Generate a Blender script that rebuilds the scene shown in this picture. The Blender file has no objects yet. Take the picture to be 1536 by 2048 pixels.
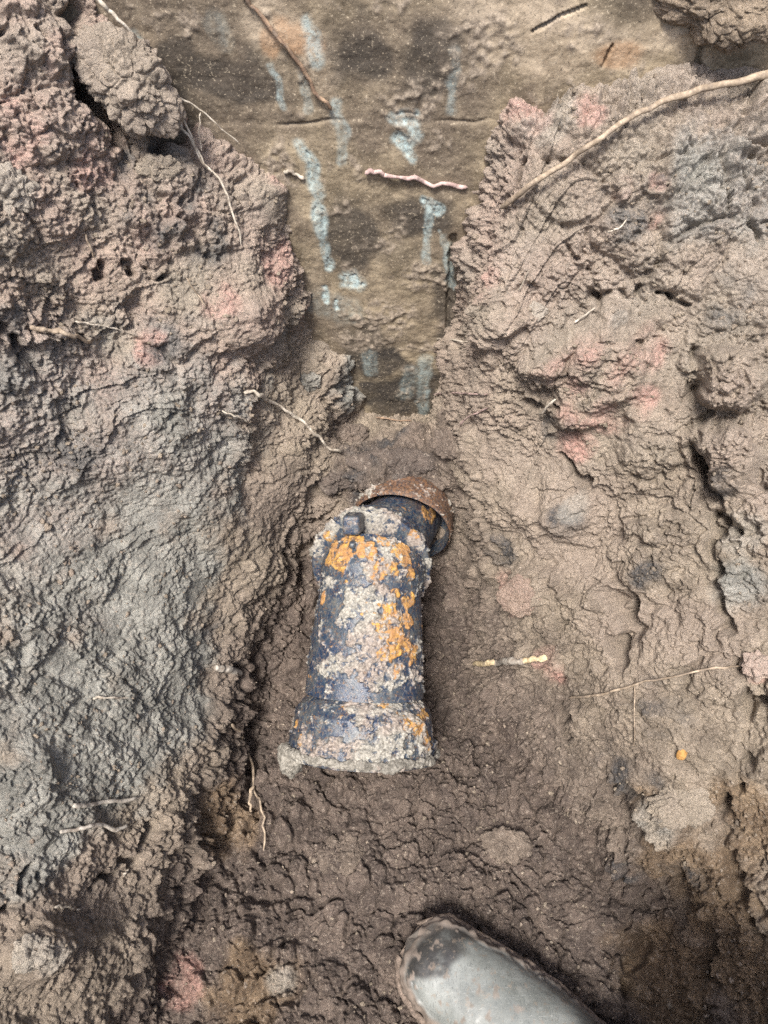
import bpy, math, random, time
import numpy as np
from mathutils import Vector

T0 = time.time()
R = math.radians
F32 = np.float32

# ------------------------------------------------------------------ camera, world, sun, exposure
scene = bpy.context.scene
CAM = np.array([0.0, 0.0, 0.75])
PITCH = 55.0
FPX = 26.0 / 36.0 * 2048.0
cam_d = bpy.data.cameras.new("camera")
cam = bpy.data.objects.new("camera", cam_d)
scene.collection.objects.link(cam)
cam.location = CAM
cam.rotation_euler = (R(90.0 - PITCH), 0, 0)
cam_d.lens = 26.0
cam_d.sensor_width = 36.0
cam_d.sensor_fit = 'AUTO'
cam_d.clip_start = 0.01
cam_d.clip_end = 200.0
scene.camera = cam

SUN_EL, SUN_ROT = 62.0, 200.0
world = bpy.data.worlds.new("World")
scene.world = world
world.use_nodes = True
wn = world.node_tree.nodes
wl = world.node_tree.links
wn.clear()
sky = wn.new('ShaderNodeTexSky')
sky.sky_type = 'NISHITA'
sky.sun_disc = False
sky.sun_elevation = R(SUN_EL)
sky.sun_rotation = R(SUN_ROT)
sky.air_density = 1.0
sky.dust_density = 4.0
sky.ozone_density = 1.0
bg = wn.new('ShaderNodeBackground')
bg.inputs['Strength'].default_value = 0.065
wo = wn.new('ShaderNodeOutputWorld')
wl.new(sky.outputs[0], bg.inputs['Color'])
wl.new(bg.outputs[0], wo.inputs['Surface'])

sun_d = bpy.data.lights.new("sun", 'SUN')
sun_d.energy = 1.5
sun_d.angle = R(14.0)
sun_d.color = (1.0, 0.965, 0.92)
sun = bpy.data.objects.new("sun", sun_d)
scene.collection.objects.link(sun)
# direction the light comes from
sun_from = Vector((-0.17, -0.40, 0.90)).normalized()
sun.rotation_euler = sun_from.to_track_quat('Z', 'Y').to_euler()
sky.sun_elevation = math.asin(sun_from.z)
sky.sun_rotation = math.atan2(sun_from.x, sun_from.y)

scene.view_settings.view_transform = 'Standard'
scene.view_settings.look = 'None'
scene.view_settings.exposure = 2.15
scene.view_settings.gamma = 1.0
scene.cycles.max_bounces = 6
scene.cycles.diffuse_bounces = 4
scene.cycles.use_denoising = False

# ------------------------------------------------------------------ numeric helpers
rng0 = np.random.RandomState(7)
PERM = rng0.permutation(256).astype(np.int32)
PERM = np.concatenate([PERM, PERM, PERM])
GR = rng0.normal(size=(256, 3)).astype(F32)
GR /= np.linalg.norm(GR, axis=1, keepdims=True)
RV = rng0.rand(256, 3).astype(F32)


def _fade(t):
    return t * t * t * (t * (t * 6 - 15) + 10)


def noise3(P, scale, seed=0):
    """gradient noise, about -1..1, feature size `scale` metres"""
    q = P.astype(F32) / F32(scale) + F32(seed * 17.31 + 100.0)
    fl = np.floor(q)
    i = fl.astype(np.int32) & 255
    f = q - fl
    u = _fade(f)
    x0, y0, z0 = i[:, 0], i[:, 1], i[:, 2]
    x1 = (x0 + 1) & 255
    y1 = (y0 + 1) & 255
    z1 = (z0 + 1) & 255
    fx, fy, fz = f[:, 0], f[:, 1], f[:, 2]

    def g(ix, iy, iz, dx, dy, dz):
        h = PERM[PERM[PERM[ix] + iy] + iz]
        gg = GR[h]
        return gg[:, 0] * (fx - dx) + gg[:, 1] * (fy - dy) + gg[:, 2] * (fz - dz)
    ux, uy, uz = u[:, 0], u[:, 1], u[:, 2]
    a = g(x0, y0, z0, 0, 0, 0)
    a += ux * (g(x1, y0, z0, 1, 0, 0) - a)
    b = g(x0, y1, z0, 0, 1, 0)
    b += ux * (g(x1, y1, z0, 1, 1, 0) - b)
    c = g(x0, y0, z1, 0, 0, 1)
    c += ux * (g(x1, y0, z1, 1, 0, 1) - c)
    d = g(x0, y1, z1, 0, 1, 1)
    d += ux * (g(x1, y1, z1, 1, 1, 1) - d)
    a += uy * (b - a)
    c += uy * (d - c)
    return (a + uz * (c - a)) * F32(1.6)


def fbm(P, scale, octv=3, seed=0, gain=0.5):
    r = 0
    amp = 1.0
    for k in range(octv):
        r = r + amp * noise3(P, scale / (2.03 ** k), seed + k * 3)
        amp *= gain
    return r


def worley(P, scale, seed=0, jit=0.95, cell=False):
    """F1, F2 in units of the cell"""
    q = P.astype(F32) / F32(scale) + F32(seed * 11.7 + 100.0)
    base = np.floor(q - 0.5).astype(np.int32)
    n = len(q)
    f1 = np.full(n, 9.0, F32)
    f2 = np.full(n, 9.0, F32)
    cv = np.zeros(n, F32)
    for dx in (0, 1):
        for dy in (0, 1):
            for dz in (0, 1):
                c = base + np.array([dx, dy, dz], np.int32)
                m = c & 255
                h = PERM[PERM[PERM[m[:, 0]] + m[:, 1]] + m[:, 2]]
                pt_ = c + 0.5 + (RV[h] - 0.5) * jit
                d = q - pt_
                dd = d[:, 0] ** 2 + d[:, 1] ** 2 + d[:, 2] ** 2
                nf1 = np.minimum(f1, dd)
                cv = np.where(dd < f1, RV[h, 0], cv)
                f2 = np.minimum(f2, np.maximum(f1, dd))
                f1 = nf1
    if cell: return np.sqrt(f1), np.sqrt(f2), cv
    return np.sqrt(f1), np.sqrt(f2)


def sstep(a, b, x):
    t = np.clip((x - a) / (b - a), 0, 1)
    return t * t * (3 - 2 * t)


def pix_dir(px, py):
    xr = (px - 768.0) / FPX
    yd = (py - 1024.0) / FPX
    c, s = math.cos(R(PITCH)), math.sin(R(PITCH))
    return np.array([xr, c - yd * s, -s - yd * c])


# ------------------------------------------------------------------ object helpers
def link(o, parent=None):
    scene.collection.objects.link(o)
    if parent is not None:
        o.parent = parent
    return o


def tag(o, label=None, cat=None, group=None, kind=None):
    if label: o['label'] = label
    if cat: o['category'] = cat
    if group: o['group'] = group
    if kind: o['kind'] = kind
    return o


def thing(name, label, cat, loc=(0, 0, 0), group=None):
    o = bpy.data.objects.new(name, None)
    o.empty_display_size = 0.02
    o.location = loc
    link(o)
    return tag(o, label, cat, group)


def mesh_np(name, verts, quads, mat, parent=None, attrs=None, smooth=True):
    """mesh from arrays; vertices in world coordinates; parented with a plain offset"""
    me = bpy.data.meshes.new(name)
    v = np.asarray(verts, F32).copy()
    q = np.asarray(quads, np.int32)
    k = q.shape[1]
    off = np.zeros(3, F32)
    if parent is not None:
        pl = parent
        while pl is not None:
            off += np.array(pl.location, F32)
            pl = pl.parent
        v -= off
    else:
        off = np.array([v[:, 0].mean(), v[:, 1].mean(), v[:, 2].min()], F32)
        v -= off
    me.vertices.add(len(v))
    me.vertices.foreach_set('co', v.ravel())
    me.loops.add(q.size)
    me.loops.foreach_set('vertex_index', q.ravel())
    me.polygons.add(len(q))
    me.polygons.foreach_set('loop_start', np.arange(0, q.size, k, dtype=np.int32))
    me.polygons.foreach_set('loop_total', np.full(len(q), k, np.int32))
    if smooth:
        me.polygons.foreach_set('use_smooth', np.ones(len(q), bool))
    if attrs:
        for an, av in attrs.items():
            at = me.attributes.new(an, 'FLOAT', 'POINT')
            at.data.foreach_set('value', np.asarray(av, F32).ravel())
    me.update(calc_edges=True)
    me.materials.append(mat)
    o = bpy.data.objects.new(name, me)
    if parent is None:
        o.location = off
    return link(o, parent)


def grid_quads(nr, nc, wrap_c=False, flip=False):
    i = np.arange(nr - 1)[:, None]
    j = np.arange(nc if wrap_c else nc - 1)[None, :]
    j2 = (j + 1) % nc
    a = i * nc + j
    b = i * nc + j2
    c = (i + 1) * nc + j2
    d = (i + 1) * nc + j
    q = np.stack([a, b, c, d], -1).reshape(-1, 4)
    return q[:, ::-1] if flip else q


def grid_normals(P):
    """P (nr,nc,3) -> unit normals"""
    du = np.gradient(P, axis=0)
    dv = np.gradient(P, axis=1)
    n = np.cross(du, dv)
    n /= np.linalg.norm(n, axis=-1, keepdims=True) + 1e-12
    return n


# ------------------------------------------------------------------ material helpers
class NT:
    def __init__(s, name):
        s.m = bpy.data.materials.new(name)
        s.m.use_nodes = True
        s.t = s.m.node_tree
        s.t.nodes.clear()
        s.out = s.t.nodes.new('ShaderNodeOutputMaterial')
        s.b = s.t.nodes.new('ShaderNodeBsdfPrincipled')
        s.t.links.new(s.b.outputs[0], s.out.inputs[0])
        s.co = s.t.nodes.new('ShaderNodeNewGeometry').outputs['Position']

    def n(s, kind, **kw):
        nd = s.t.nodes.new(kind)
        for k, v in kw.items():
            setattr(nd, k, v)
        return nd

    def l(s, a, b):
        s.t.links.new(a, b)

    def noise(s, scale, detail=3, rough=0.55, stretch=None, off=0.0, dist=0.0):
        nd = s.n('ShaderNodeTexNoise')
        nd.inputs['Scale'].default_value = scale
        nd.inputs['Detail'].default_value = detail
        nd.inputs['Roughness'].default_value = rough
        nd.inputs['Distortion'].default_value = dist
        mp = s.n('ShaderNodeMapping')
        mp.inputs['Location'].default_value = (off, off * 1.7, off * 0.3)
        if stretch: mp.inputs['Scale'].default_value = stretch
        s.l(s.co, mp.inputs[0])
        s.l(mp.outputs[0], nd.inputs['Vector'])
        return nd.outputs[0]

    def ramp(s, fac, lo, hi, a=0.0, b=1.0):
        nd = s.n('ShaderNodeMapRange')
        nd.interpolation_type = 'SMOOTHSTEP'
        s.l(fac, nd.inputs[0])
        nd.inputs[1].default_value = lo
        nd.inputs[2].default_value = hi
        nd.inputs[3].default_value = a
        nd.inputs[4].default_value = b
        return nd.outputs[0]

    def attr(s, name):
        nd = s.n('ShaderNodeAttribute', attribute_name=name)
        return nd.outputs['Fac']

    def math(s, op, a, b):
        nd = s.n('ShaderNodeMath', operation=op)
        for i, v in enumerate((a, b)):
            if isinstance(v, (int, float)):
                nd.inputs[i].default_value = v
            else:
                s.l(v, nd.inputs[i])
        return nd.outputs[0]

    def mix(s, fac, a, b):
        nd = s.n('ShaderNodeMix', data_type='RGBA')
        for i, v in ((0, fac), (6, a), (7, b)):
            if isinstance(v, (int, float)):
                nd.inputs[i].default_value = v
            elif isinstance(v, tuple):
                nd.inputs[i].default_value = (*v, 1.0)
            else:
                s.l(v, nd.inputs[i])
        return nd.outputs[2]

    def bump(s, height, strength, dist, nrm=None):
        nd = s.n('ShaderNodeBump')
        nd.inputs['Strength'].default_value = strength
        nd.inputs['Distance'].default_value = dist
        s.l(height, nd.inputs['Height'])
        if nrm is not None: s.l(nrm, nd.inputs['Normal'])
        return nd.outputs[0]

    def done(s, col, rough=0.9, nrm=None, spec=0.3, coat=None):
        for key, v in (('Base Color', col), ('Roughness', rough), ('Specular IOR Level', spec)):
            if isinstance(v, (int, float)):
                s.b.inputs[key].default_value = v
            elif isinstance(v, tuple):
                s.b.inputs[key].default_value = (*v, 1.0)
            else:
                s.l(v, s.b.inputs[key])
        if nrm is not None: s.l(nrm, s.b.inputs['Normal'])
        if coat: s.b.inputs['Coat Weight'].default_value = coat
        return s.m


def soil_material():
    t = NT('soil')
    big = t.noise(9, 4, 0.6)
    mid = t.noise(45, 4, 0.6, off=3)
    fine = t.noise(260, 4, 0.65, off=7)
    grit = t.noise(900, 2, 0.6, off=11)
    c = t.mix(t.ramp(mid, .36, .66), (.235, .192, .143), (.365, .302, .228))
    c = t.mix(t.ramp(big, .40, .62, 0, .6), c, (.345, .275, .222))
    g = t.mix(t.ramp(mid, .38, .64), (.212, .207, .182), (.345, .336, .296))
    c = t.mix(t.attr('grey'), c, g)
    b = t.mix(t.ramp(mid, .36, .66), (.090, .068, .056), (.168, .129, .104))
    c = t.mix(t.attr('loam_shade'), c, b)  # brown loam, its tone deepened to carry the shade of the trench
    o = t.mix(t.ramp(mid, .36, .66), (.150, .100, .058), (.270, .190, .115))
    c = t.mix(t.attr('ochre'), c, o)
    c = t.mix(t.math('MULTIPLY', t.attr('pink'), t.ramp(fine, .32, .6, .45, 1)), c, (.52, .30, .245))
    c = t.mix(t.math('MULTIPLY', t.attr('dark'), t.ramp(fine, .35, .58, .35, 1)), c, (.050, .052, .056))
    c = t.mix(t.attr('pale'), c, (.46, .43, .37))
    # crumb to crumb variation
    c = t.mix(t.ramp(fine, .52, .72, 0, .45), c, (.50, .42, .34))
    c = t.mix(t.ramp(fine, .46, .28, 0, .40), c, (.085, .070, .060))
    c = t.mix(t.ramp(grit, .64, .74, 0, .55), c, (.60, .53, .45))
    wet = t.attr('wet')
    rough = t.math('SUBTRACT', .93, t.math('MULTIPLY', wet, .55))
    n1 = t.bump(t.noise(380, 5, .75, off=2), 1.0, .0040)
    n2 = t.bump(grit, .7, .0014, n1)
    return t.done(c, rough, n2, .35)


MAT_SOIL = soil_material()

# ------------------------------------------------------------------ the pit: base form
WALL_Y = 0.55
YS = np.array([-1.2, -.6, -.1, .1, .2, .28, .36, .39, .41, .436, .456, .48, .51, .55, .8])
FLOOR = np.interp(YS, [-.6, .15, .28, .36, .41, .436, .456, .48, .55, .8], [.03, .0, .0, .015, .05, .100, .166, .172, .152, .15])
XL = np.interp(YS, [-1.2, -.6, -.1, .1, .28, .40, .45, .5, .55, .8], [-.3, -.3, -.21, -.165, -.130, -.090, -.072, -.048, -.022, -.02])
XR = np.interp(YS, [-1.2, -.6, -.1, .1, .2, .28, .45, .55, .8], [.34, .34, .26, .205, .130, .080, .066, .048, .048])
LN = (np.array([0, .010, .025, .07, .2, .35, .6, 2.5]), np.array([0, .030, .085, .155, .30, .46, .86, .90]))
LW = (np.array([0, .010, .030, .040, .053, .059, .14, .165, .3, .5, .7, 2.5]), np.array([0, .07, .104, .168, .24, .288, .357, .42, .60, .80, .86, .90]))
RN = (np.array([0, .012, .03, .06, .11, .2, .35, .6, 2.5]), np.array([0, .010, .045, .10, .165, .26, .42, .82, .88]))
RW = (np.array([0, .014, .017, .024, .034, .05, .25, .5, .7, 2.5]), np.array([0, .062, .15, .28, .336, .364, .385, .70, .84, .88]))


def h_soil(x, y):
    fb = np.interp(y, [-.6, .15, .35, .55, .8], [.03, .0, .045, .126, .15])
    pile = np.interp(y, YS, FLOOR) - fb
    xl = np.interp(y, YS, XL)
    xr = np.interp(y, YS, XR)
    w = sstep(.26, .55, y)
    dl = np.maximum(xl - x, 0)
    dr = np.maximum(x - xr, 0)
    fl = fb + pile * sstep(.055, .0, np.maximum(dl, dr))
    hl = (1 - w) * np.interp(dl, *LN) + w * np.interp(dl, *LW)
    hr = (1 - w) * np.interp(dr, *RN) + w * np.interp(dr, *RW)
    back = np.maximum(-.35 - y, 0) * 3.0
    front = np.maximum(y - .68, 0) * 4.0
    return fl + hl + hr + np.minimum(back, .8) + np.minimum(front, .5)


def spaced(lo, d0, d1, hi, fine, coarse):
    a = np.arange(lo, d0, coarse)
    b = np.arange(d0, d1, fine)
    c = np.arange(d1, hi + coarse, coarse)
    return np.concatenate([a, b, c])


RES = 0.066
A = np.radians(spaced(-178, -95, -13, 16, RES, 1.2))[::-1]       # pitch, from up to behind
B = np.radians(spaced(-84, -33, 33, 84, RES, 1.4))                # sideways
A = A[:len(A) - (len(A) - 1) % 4] if (len(A) - 1) % 4 else A
B = B[:len(B) - (len(B) - 1) % 4] if (len(B) - 1) % 4 else B
Al, Bl = A[::4], B[::4]


def dirs(A_, B_):
    a, b = np.meshgrid(A_, B_, indexing='ij')
    return np.stack([np.sin(b), np.cos(b) * np.cos(a), np.cos(b) * np.sin(a)], -1)


DL = dirs(Al, Bl)


def march(D):
    sh = D.shape[:-1]
    d = D.reshape(-1, 3)
    n = len(d)
    ts = np.linspace(.05, 1.0, 56)
    ts = np.concatenate([ts, np.linspace(1.02, 2.5, 30)])
    hit_lo = np.zeros(n)
    hit_hi = np.full(n, 2.5)
    alive = np.arange(n)
    prev = 0.02
    for tt in ts:
        p = CAM + d[alive] * tt
        ins = (p[:, 2] < h_soil(p[:, 0], p[:, 1])) | (p[:, 1] > WALL_Y + .03)
        k = alive[ins]
        hit_lo[k] = prev
        hit_hi[k] = tt
        alive = alive[~ins]
        prev = tt
        if not len(alive): break
    hit_lo[alive] = 2.5
    for _ in range(12):
        m = (hit_lo + hit_hi) / 2
        p = CAM + d * m[:, None]
        ins = (p[:, 2] < h_soil(p[:, 0], p[:, 1])) | (p[:, 1] > WALL_Y + .03)
        hit_hi = np.where(ins, m, hit_hi)
        hit_lo = np.where(ins, hit_lo, m)
    return hit_hi.reshape(sh)


RL = march(DL)
for _ in range(3):   # soften the creases of the base form
    p = np.pad(RL, 1, mode='edge')
    RL = (p[1:-1, 1:-1] * 4 + p[:-2, 1:-1] + p[2:, 1:-1] + p[1:-1, :-2] + p[1:-1, 2:]) / 8
PL = CAM + DL * RL[..., None]
NL = -grid_normals(PL)
# make sure they face the air
NL *= np.sign(-(NL * DL).sum(-1, keepdims=True))

for _ in range(14):  # broad normals, so corners do not fan out when displaced
    p = np.pad(NL, ((1, 1), (1, 1), (0, 0)), mode='edge')
    NL = (p[1:-1, 1:-1] * 4 + p[:-2, 1:-1] + p[2:, 1:-1] + p[1:-1, :-2] + p[1:-1, 2:]) / 8
NL /= np.linalg.norm(NL, axis=-1, keepdims=True)


def up4(M, na, nb):
    """bilinear upsampling by 4 along both axes"""
    ia = np.arange(na) / 4.0
    ib = np.arange(nb) / 4.0
    i0 = np.minimum(ia.astype(int), M.shape[0] - 2)
    j0 = np.minimum(ib.astype(int), M.shape[1] - 2)
    fa = (ia - i0)[:, None, None]
    fb = (ib - j0)[None, :, None]
    M = M if M.ndim == 3 else M[..., None]
    r0 = M[i0] * (1 - fa) + M[i0 + 1] * fa
    r = r0[:, j0] * (1 - fb) + r0[:, j0 + 1] * fb
    return r


print('march', round(time.time() - T0, 1))


def pt(px, py, lift=0.0):
    """point of the undisplaced pit (soil or wall) seen at that place of the photo"""
    d = pix_dir(px, py)
    dn = d / np.linalg.norm(d)
    ts = np.linspace(.1, 1.3, 1200)
    p = CAM + dn * ts[:, None]
    ins = (p[:, 2] < h_soil(p[:, 0], p[:, 1])) | (p[:, 1] > WALL_Y)
    k = int(np.argmax(ins)) if ins.any() else len(ts) - 1
    return p[k] - dn * lift


NA, NB = len(A), len(B)
D = dirs(A, B)
P = CAM + D * up4(RL, NA, NB)
N = up4(NL, NA, NB)
N /= np.linalg.norm(N, axis=-1, keepdims=True)
P = P.reshape(-1, 3).astype(F32)
N = N.reshape(-1, 3).astype(F32)
print('grid', NA, NB, NA * NB, round(time.time() - T0, 1))


def seg_dist(Q, pts):
    """distance of each point to a polyline"""
    best = np.full(len(Q), 9.0, F32)
    for a, b in zip(pts[:-1], pts[1:]):
        a = np.asarray(a, F32); b = np.asarray(b, F32)
        ab = b - a
        t = np.clip(((Q - a) @ ab) / (ab @ ab + 1e-12), 0, 1)
        d = np.linalg.norm(Q - a - t[:, None] * ab, axis=1)
        best = np.minimum(best, d)
    return best


def blob(Q, px, py, rpx, warp):
    """soft patch around a place of the pit; radius in photo pixels"""
    c = pt(px, py)
    r = rpx / FPX * np.dot(c - CAM, [0, math.cos(R(PITCH)), -math.sin(R(PITCH))])
    d = np.linalg.norm(Q - c.astype(F32), axis=1) / F32(r)
    return sstep(1.15, .55, d + warp * .38)


# warped coordinates
W1 = np.stack([noise3(P, .06, 1), noise3(P, .06, 2), noise3(P, .06, 3)], -1)
W2 = np.stack([noise3(P, .014, 4), noise3(P, .014, 5), noise3(P, .014, 6)], -1)
Q = P + W1 * .012 + W2 * .004
warp = fbm(P, .03, 3, 8)
print('warp', round(time.time() - T0, 1))

left = sstep(.02, -.10, P[:, 0])
right = sstep(.05, .14, P[:, 0])
high = sstep(.12, .34, P[:, 2])
flr = 1 - sstep(.03, .14, P[:, 2])

# scraped left bank is calmer between z .1 and .35
scr = left * sstep(.02, .08, P[:, 2]) * (1 - sstep(.27, .36, P[:, 2])) * sstep(.60, .36, P[:, 1])
crumb = np.clip(.75 + .55 * fbm(P, .09, 2, 31), .25, 1.3) * (1 - .45 * scr)

disp = .016 * fbm(P, .16, 2, 21) + .008 * noise3(Q, .06, 22)
# clods: broken blocks of several sizes, each with its own height
def blocks(Pq, sc, seed, amp, crack, rnd):
    g1, g2, cv = worley(Pq, sc, seed, cell=True)
    e = sstep(0, .22, g2 - g1)
    return amp * ((cv - .5) * rnd * e + .45 * (1 - sstep(0, .9, g1))) - crack * (1 - sstep(0, .14, g2 - g1))


W3 = np.stack([noise3(P, .005, 7), noise3(P, .005, 8), noise3(P, .005, 9)], -1)
sel = sstep(-.35, .35, noise3(P, .05, 40))
disp += blocks(Q, .042, 1, .013, .004, 1.0) * crumb
disp += blocks(Q + W3 * .002, .020, 11, .012, .0050, .9) * flr
disp += blocks(P + W2 * .006 + W3 * .0012, .018, 2, .0072, .0022 * sel, 1.0) * crumb
disp += blocks(P + W2 * .003 + W3 * .0012, .0085, 3, .0042, .0012, 1.0) * (.25 + .75 * crumb)
disp += blocks(P + W3 * .0010, .0046, 4, .0030, .0006, 1.1) * (.35 + .65 * crumb)
print('worley', round(time.time() - T0, 1))
facing = -(N * D.reshape(-1, 3)).sum(1)
calm = sstep(.15, .55, noise3(P, .075, 97) + .25 * noise3(P, .02, 98)) * .45
coarse = .016 * fbm(P, .16, 2, 21) + .008 * noise3(Q, .06, 22)
disp = coarse + (disp - coarse) * (1 - calm)
# layered ledges: bedding planes that dip to the right on the right bank, tool strokes on the left one
bed = Q @ np.array([.35, .25, -.95], F32) * right + Q @ np.array([-.25, .15, -1.0], F32) * (1 - right)
bed = bed + .02 * noise3(P, .10, 51)
ph = bed / .034
st = ph - np.floor(ph)
led = (st ** 3) - .35
disp += .0045 * led * (high * .9 + .25 * right) * np.clip(noise3(P, .08, 52) + .55, 0, 1)
ph = (bed + .006 * noise3(P, .03, 53)) / .011
st = ph - np.floor(ph)
disp += .0018 * ((st ** 2) - .4) * np.clip(noise3(P, .05, 54) + .4, 0, 1) * (1 - flr)
# strokes: fine ridges along the slope
sv = np.stack([Q[:, 0] * .25 + Q[:, 2] * .25, Q[:, 1] * 1.0, (Q[:, 2] - Q[:, 0]) * .12], -1)
disp += .0022 * noise3(sv, .010, 60) * (.5 + .8 * scr) * (1 - flr * .7)
# fine crumbs
Pw = P + W2 * .003
dco = disp.copy()
gate = np.clip(.7 + .7 * noise3(P, .03, 73), .25, 1.3)
disp += (.0040 * (np.abs(noise3(Pw, .016, 69)) - .3) + .0026 * (np.abs(noise3(Pw, .0085, 70)) - .3) * gate) * crumb
e2 = noise3(P, .0048, 71)
disp += .0016 * (np.abs(e2) - .3) * (.4 + .7 * crumb)
disp += .0018 * noise3(P, .0026, 72) * (.4 + .7 * crumb)
pits = sstep(.50, .75, noise3(Q, .020, 74) + .35 * noise3(P, .006, 75))
disp -= .007 * pits * crumb
disp = dco + (disp - dco) * (sstep(.05, .5, facing) * .7 + .3) * (1 - .6 * calm)
print('fine', round(time.time() - T0, 1))

# smooth smears where the spade slid over the clay
SMEAR = [(1285, 625, 60), (1230, 610, 45), (1330, 760, 60), (1500, 90, 60), (330, 1040, 32), (200, 210, 40), (1180, 1880, 45), (380, 520, 28), (620, 990, 30), (230, 1250, 50), (410, 1190, 36), (120, 1330, 40), (1010, 1460, 40), (950, 1150, 32), (1120, 1110, 34), (540, 420, 30), (1060, 500, 34)]
smear = np.zeros(len(P), F32)
for s in SMEAR:
    smear = np.maximum(smear, blob(P, *s, warp))
base_d = .014 * fbm(P, .16, 2, 21)
disp = disp * (1 - .75 * smear) + (base_d - .003) * .75 * smear

# hollows and cracks: polylines over the pit (px, py)..., half width px, depth m
CR = [
    ([(1405, 690), (1392, 760), (1375, 850), (1395, 930), (1440, 1010), (1480, 1060)], 16, .026),
    ([(1440, 1010), (1445, 1120), (1452, 1220), (1440, 1290), (1480, 1340)], 14, .022),
    ([(1480, 1340), (1500, 1400), (1500, 1470), (1470, 1560)], 18, .020),
    ([(955, 740), (1010, 790), (1090, 830), (1110, 860)], 12, .020),
    ([(1090, 830), (1100, 880), (1150, 960)], 12, .018),
    ([(900, 470), (935, 540), (930, 640), (915, 740)], 9, .012),
    ([(990, 350), (1060, 320), (1160, 300)], 8, .009),
    ([(925, 850), (950, 930), (975, 1010), (985, 1110), (1000, 1230), (1050, 1310), (1060, 1340)], 16, .018),
    ([(1060, 1370), (1075, 1440), (1065, 1500), (1050, 1560)], 10, .016),
    ([(1140, 1370), (1130, 1440), (1140, 1500)], 12, .012),
    ([(1230, 1200), (1260, 1250), (1240, 1310)], 26, .020),
    ([(1200, 1590), (1300, 1560), (1340, 1580)], 12, .014),
    ([(1340, 1760), (1380, 1800), (1400, 1880), (1400, 1960)], 26, .030),
    ([(1440, 1600), (1470, 1700), (1500, 1800), (1530, 1880)], 22, .022),
    ([(1290, 1870), (1250, 1930), (1240, 1980)], 18, .016),
    ([(120, 20), (140, 90), (165, 150), (200, 230), (260, 250)], 20, .028),
    ([(170, 200), (230, 260), (290, 270), (350, 260)], 24, .022),
    ([(160, 370), (180, 400)], 10, .016),
    ([(0, 670), (30, 700), (60, 730)], 18, .020),
    ([(0, 60), (50, 65)], 10, .016),
    ([(190, 550), (230, 540), (330, 560)], 8, .012),
    ([(480, 1340), (500, 1440), (510, 1540), (500, 1640)], 22, .018),
    ([(590, 1060), (572, 1140), (556, 1220), (530, 1310), (500, 1400)], 22, .018),
    ([(200, 1780), (250, 1720), (290, 1640)], 12, .014),
    ([(455, 1790), (520, 1795), (590, 1820), (640, 1800), (700, 1780)], 8, .012),
    ([(0, 1790), (20, 1800), (60, 1740)], 10, .014),
    ([(1130, 480), (1190, 570), (1180, 600)], 9, .010),
    ([(1180, 590), (1240, 585), (1320, 600), (1380, 620)], 8, .012),
    ([(1000, 380), (1100, 420), (1140, 420)], 9, .010),
    ([(1500, 320), (1500, 420), (1536, 480)], 12, .010),
]
wx = pt(1250, 150)
for pts, hw, dep in CR:
    p3 = [pt(*q) for q in pts]
    c = np.mean(p3, 0)
    rad = max(np.linalg.norm(q - c) for q in p3) + .06
    idx = np.nonzero(np.linalg.norm(P - c.astype(F32), axis=1) < rad)[0]
    if not len(idx): continue
    d = seg_dist(P[idx] + (W1[idx] * .010 + W2[idx] * .010), p3)
    w = hw / FPX * .62
    disp[idx] -= 1.65 * dep * (1 - sstep(w * .05, w * 1.25, d)) * np.clip(.75 + 1.1 * noise3(P[idx], .03, 95), .1, 1.3) * (1 + .4 * warp[idx])

# raised masses
LUMP = [(690, 905, 36, .009), (820, 890, 40, .010), (890, 925, 34, .010), (755, 930, 26, .006), (640, 930, 34, .008), (940, 960, 36, .008), (960, 1240, 34, .008), (905, 1400, 30, .006), (600, 1640, 36, .007), (820, 1620, 40, .007), (760, 1760, 44, .008), (560, 1740, 36, .008), (980, 1560, 36, .007), (1180, 740, 120, .026), (1060, 690, 60, .010), (1460, 760, 70, .026), (1460, 900, 80, .026), (1300, 880, 70, .012), (1000, 640, 60, .012), (1120, 1010, 60, .012), (1060, 1170, 55, .016), (1160, 1180, 60, .010), (1350, 1620, 60, .020), (1300, 1700, 70, .010),
        (230, 150, 80, .016), (60, 70, 70, .014), (330, 400, 90, .010), (390, 800, 80, .006), (30, 1560, 80, .012), (60, 1900, 60, .016), (1180, 1600, 60, .008), (700, 1700, 60, .008), (1230, 1800, 80, .012),
        (470, 1850, 60, .010), (1000, 240, 80, .012), (1150, 260, 80, .012), (1400, 330, 90, .012), (520, 640, 70, .010), (1090, 1060, 70, .010), (1300, 1080, 90, .010), (650, 720, 50, .008)]
for px, py, r, hh in LUMP:
    disp += hh * blob(P, px, py, r, warp * .9)
print('features', round(time.time() - T0, 1))

# ---- colour masks (kinds of soil, plus painted shade low down and light high up)
grey = np.zeros(len(P), F32)
for s in [(330, 900, 260), (120, 1000, 200), (260, 1200, 260), (120, 1420, 200), (330, 1350, 190), (60, 1600, 170), (240, 1520, 130), (1460, 380, 130), (1400, 330, 70), (40, 850, 120), (700, 760, 60), (80, 740, 120), (1480, 1180, 60)]:
    grey = np.maximum(grey, blob(P, *s, warp))
loam_shade = np.clip(sstep(.10, -.01, P[:, 2] - .25 * np.clip(P[:, 1] - .3, 0, 1) + .03 * warp) + sstep(.18, .05, P[:, 2] + .03 * warp) * .35, 0, 1)  # brown floor soil, darkened with depth to paint in trench shade
loam_shade = np.maximum(loam_shade, sstep(.21, .05, P[:, 2] + .04 * warp) * sstep(-.08, .02, P[:, 0]) * .8)
loam_shade = np.maximum(loam_shade, sstep(.25, .05, P[:, 1] + .03 * warp) * .35)  # near end darkened too, for the shade of the person standing there
loam_shade = np.maximum(loam_shade, blob(P, 800, 950, 170, warp) * .8)
loam_shade = np.maximum(loam_shade, blob(P, 560, 1000, 90, warp) * .5)
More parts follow.
